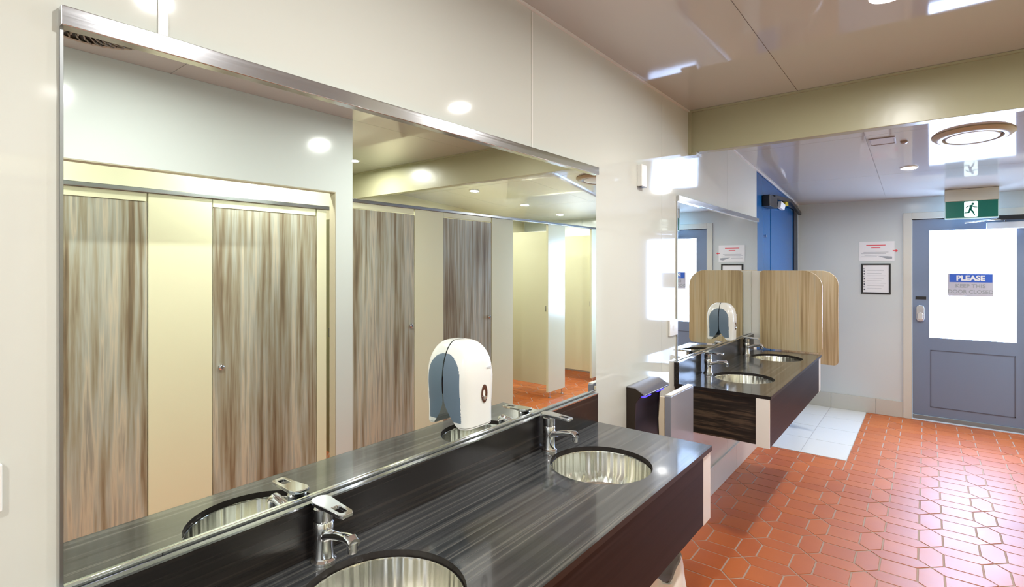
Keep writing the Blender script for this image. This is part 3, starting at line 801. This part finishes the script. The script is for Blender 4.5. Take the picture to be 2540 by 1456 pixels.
ef = thing('exhaust_grille', 'round exhaust grille with curved blades in the near ceiling, seen in the mirror', 'air vent', (1.50, .62, CEIL))
b = MB(); b.lathe([(.180, -.0005), (.20, -.0005), (.20, -.006), (.188, -.014), (.180, -.010)], 0, 0, 48, False, False); b.obj('rim', mat('grille_tan', (.42, .36, .28), .4), ef)
b = MB(); b.lathe([(.001, -.0005), (.18, -.0005), (.18, -.002), (.001, -.002)], 0, 0, 40); b.obj('backing', mat('grille_dark', (.03, .025, .02), .6), ef)
b = MB()
for k in range(30):
    a0 = 2*PI*k/30; pts = []
    for i in range(8):
        r = .045+(.182-.045)*i/7; a = a0+.55*(i/7)**1.2
        pts.append((r*math.cos(a), r*math.sin(a)))
    for p, q in zip(pts, pts[1:]):
        b.face([(p[0], p[1], -.003), (q[0], q[1], -.003), (q[0]*.97, q[1]*.97+.004, -.017), (p[0]*.97, p[1]*.97+.004, -.017)])
bl = b.obj('blades', mat('grille_blade', (.36, .30, .23), .4), ef); m_ = bl.modifiers.new('thickness', 'SOLIDIFY'); m_.thickness = .003
b = MB(); b.lathe([(.001, -.016), (.05, -.016), (.055, -.004), (.001, -.003)][::-1], 0, 0, 32); b.obj('hub', mat('grille_tan2', (.40, .34, .27), .4), ef)

ht = thing('access_hatch', 'small square access hatch in the lower ceiling left of the glowing downlight', 'hatch', (.925, 4.50, cz(4.50)), rot=(-SLR, 0, 0))
b = MB(); 
for (x0, x1, y0, y1) in ((-.075, .075, -.085, -.077), (-.075, .075, .077, .085), (-.075, -.067, -.077, .077), (.067, .075, -.077, .077)): b.box(x0, x1, y0, y1, -.006, -.0005)
b.obj('frame', mat('hatch_frame', (.38, .34, .34), .4), ht)
b = MB(); b.box(-.066, .066, -.076, .076, -.003, -.0005); b.obj('panel', mat('hatch_panel', (.55, .52, .52), .2), ht)
b = MB(); b.lathe([(.001, -.0005), (.022, -.0005), (.020, -.012), (.008, -.018), (.001, -.018)], 0, 0, 20)
tag(b.obj('ceiling_sensor', mat('sensor_tan', (.35, .26, .2), .4), loc=(1.045, 4.58, cz(4.58)), rot=(-SLR, 0, 0)), 'tiny round ceiling sensor between the hatch and the air vent', 'sensor')

# ------------------------------------------------------------------ toilet cubicles opposite the mirrors
FT = .030     # panel thickness
def pilaster(y0, y1, z1, label):
    t = thing('cubicle_pilaster', label, 'cubicle panel', (XS, y0, .001), 'cream cubicle pilasters')
    W = y1-y0
    b = MB(); b.box(0, FT, 0, W, .07, z1); b.obj('panel', M_CREAM, t, bevel=.0015)
    for yy in ([.05, W-.05] if W > .2 else [W/2]):
        b = MB(); b.lathe([(.001, 0), (.022, 0), (.022, .006), (.010, .010), (.010, .069), (.001, .069)], FT/2, yy, 20); b.obj('foot', M_ALU, t)
def door(y0, y1, z1, kz, label, open_=False, kside=1, rail=0):
    t = thing('cubicle_door', label, 'cubicle door', (XS, y0+.004, 0), 'wood-look cubicle doors')
    W = y1-y0-.008
    b = MB(); b.box(.004, .024, 0, W, .12, z1); b.obj('door_panel', M_WOOD, t, bevel=.001)
    ky = W-.045 if kside > 0 else .045
    b = MB(); b.lathe([(.001, -.022), (.010, -.022), (.017, -.016), (.019, -.008), (.014, -.002), (.014, .004), (.001, .004)], ky, kz, 24, axis='x')
    b.obj('knob', M_ALU, t)
    if open_: t.location = (XS+FT+.012, y0+.018, 0); t.rotation_euler = (0, 0, -PI/2-.03)
RN, RF = 2.000, 2.082      # underside heights of the two headrails
pil_n = [(-1.04, -.695, 'farthest behind the viewer'), (.03, .375, 'left of the first wood-look door'), (1.07, 1.415, 'between the two doors seen through the wide opening')]
pilaster(-1.04, -.67, RN-.002, 'cream pilaster nearest the back wall')
pilaster(.03, .372, RN-.002, 'cream pilaster behind the left frame of the near mirror view')
pilaster(1.068, 1.415, RN-.002, 'cream pilaster between the two doors seen through the wide opening')
pilaster(2.140, 2.215, RN-.002, 'narrow cream end pilaster beside the wall opening')
door(-.67, .03, 1.948, .93, 'wood-look cubicle door nearest the back wall')
door(.372, 1.068, 1.948, .93, 'leftmost wood-look cubicle door reflected in the near mirror', kside=-1)
door(1.415, 2.140, 1.948, .93, 'second wood-look cubicle door from the left, with its knob at left', kside=-1)
def headrail(y0, y1, z, infills, label):
    t = thing('cubicle_headrail', label, 'headrail', (XS, y0, z), 'aluminium headrails')
    b = MB(); b.box(-.012, FT+.008, 0, y1-y0, 0, .026); b.obj('rail', M_ALU_D, t, bevel=.004)
    for a, c, h in infills:
        b = MB(); b.box(.001, FT-.004, a-y0+.004, c-y0-.012, -h, -.001); b.obj('infill_panel', M_CREAM, t, bevel=.001)
headrail(-1.04, 2.255, RN, ((-.67, .03, .05), (.372, 1.068, .05), (1.415, 2.140, .05)), 'grey headrail over the cubicles seen through the wide opening')
t = thing('header_board', 'cream board with a rounded end lying above the near headrail', 'board', (XS+.005, -1.04, RN+.028))
b = MB(); b.prism([(0, 0), (3.33, 0)]+[(3.33-.07+.07*math.cos(a), .045+.07*math.sin(a)) for a in [PI/2*i/10 for i in range(11)]]+[(0, .115)], 0, .018, 'x')
b.obj('board', M_CREAM, t, bevel=.001)
# the row beyond the opening
door(2.400, 3.085, 2.030, 1.057, 'wood-look cubicle door just right of the white column', kside=1)
pilaster(3.085, 3.430, RF-.002, 'cream pilaster between the two shut doors right of the column')
door(3.430, 4.127, 2.030, 1.057, 'wood-look cubicle door behind the soap dispenser in the near mirror', kside=1)
pilaster(4.127, 4.478, RF-.002, 'cream pilaster right of the soap dispenser in the near mirror')
pilaster(5.158, 5.525, RF-.002, 'pale pilaster between the two open cubicles')
pilaster(6.190, 6.500, RF-.002, 'pale pilaster nearest the far wall')
pilaster(2.262, 2.400, RF-.002, 'cream pilaster hidden behind the white column')
door(4.478, 5.158, 2.030, 1.057, 'wood-look door swung open into the first open cubicle', True)
door(5.525, 6.190, 2.030, 1.057, 'wood-look door swung open into the last cubicle', True)
headrail(2.262, FAR-.002, RF, ((2.400, 3.085, .046), (3.430, 4.127, .046)), 'grey headrail over the far row of cubicles reaching the far wall')
def partition(y, label, z1=2.006):
    t = thing('cubicle_partition', label, 'cubicle panel', (XS+FT+.001, y, 0), 'cream cubicle partitions')
    b = MB(); b.box(0, XB-XS-FT-.003, 0, .022, .135, z1); b.obj('panel', M_CREAM, t, bevel=.001)
    b = MB(); b.lathe([(.001, .001), (.02, .001), (.02, .008), (.010, .012), (.010, .134), (.001, .134)], .95, .011, 20); b.obj('foot', M_ALU, t)
    b = MB(); b.box(.02, .06, -.012, -.0005, 1.03, 1.10); b.obj('catch', M_ALU_D, t, bevel=.002)
partition(1.24, 'cream partition behind the first pilaster of the near row', 1.94)
partition(.2, 'cream partition near the back wall', 1.94)
partition(2.30, 'cream partition level with the white column', 1.94)
partition(3.25, 'cream partition between the two shut far cubicles')
partition(4.30, 'cream partition left of the first open cubicle')
partition(5.24, 'lit cream partition seen inside the first open cubicle')
partition(6.30, 'lit cream partition seen inside the last open cubicle')
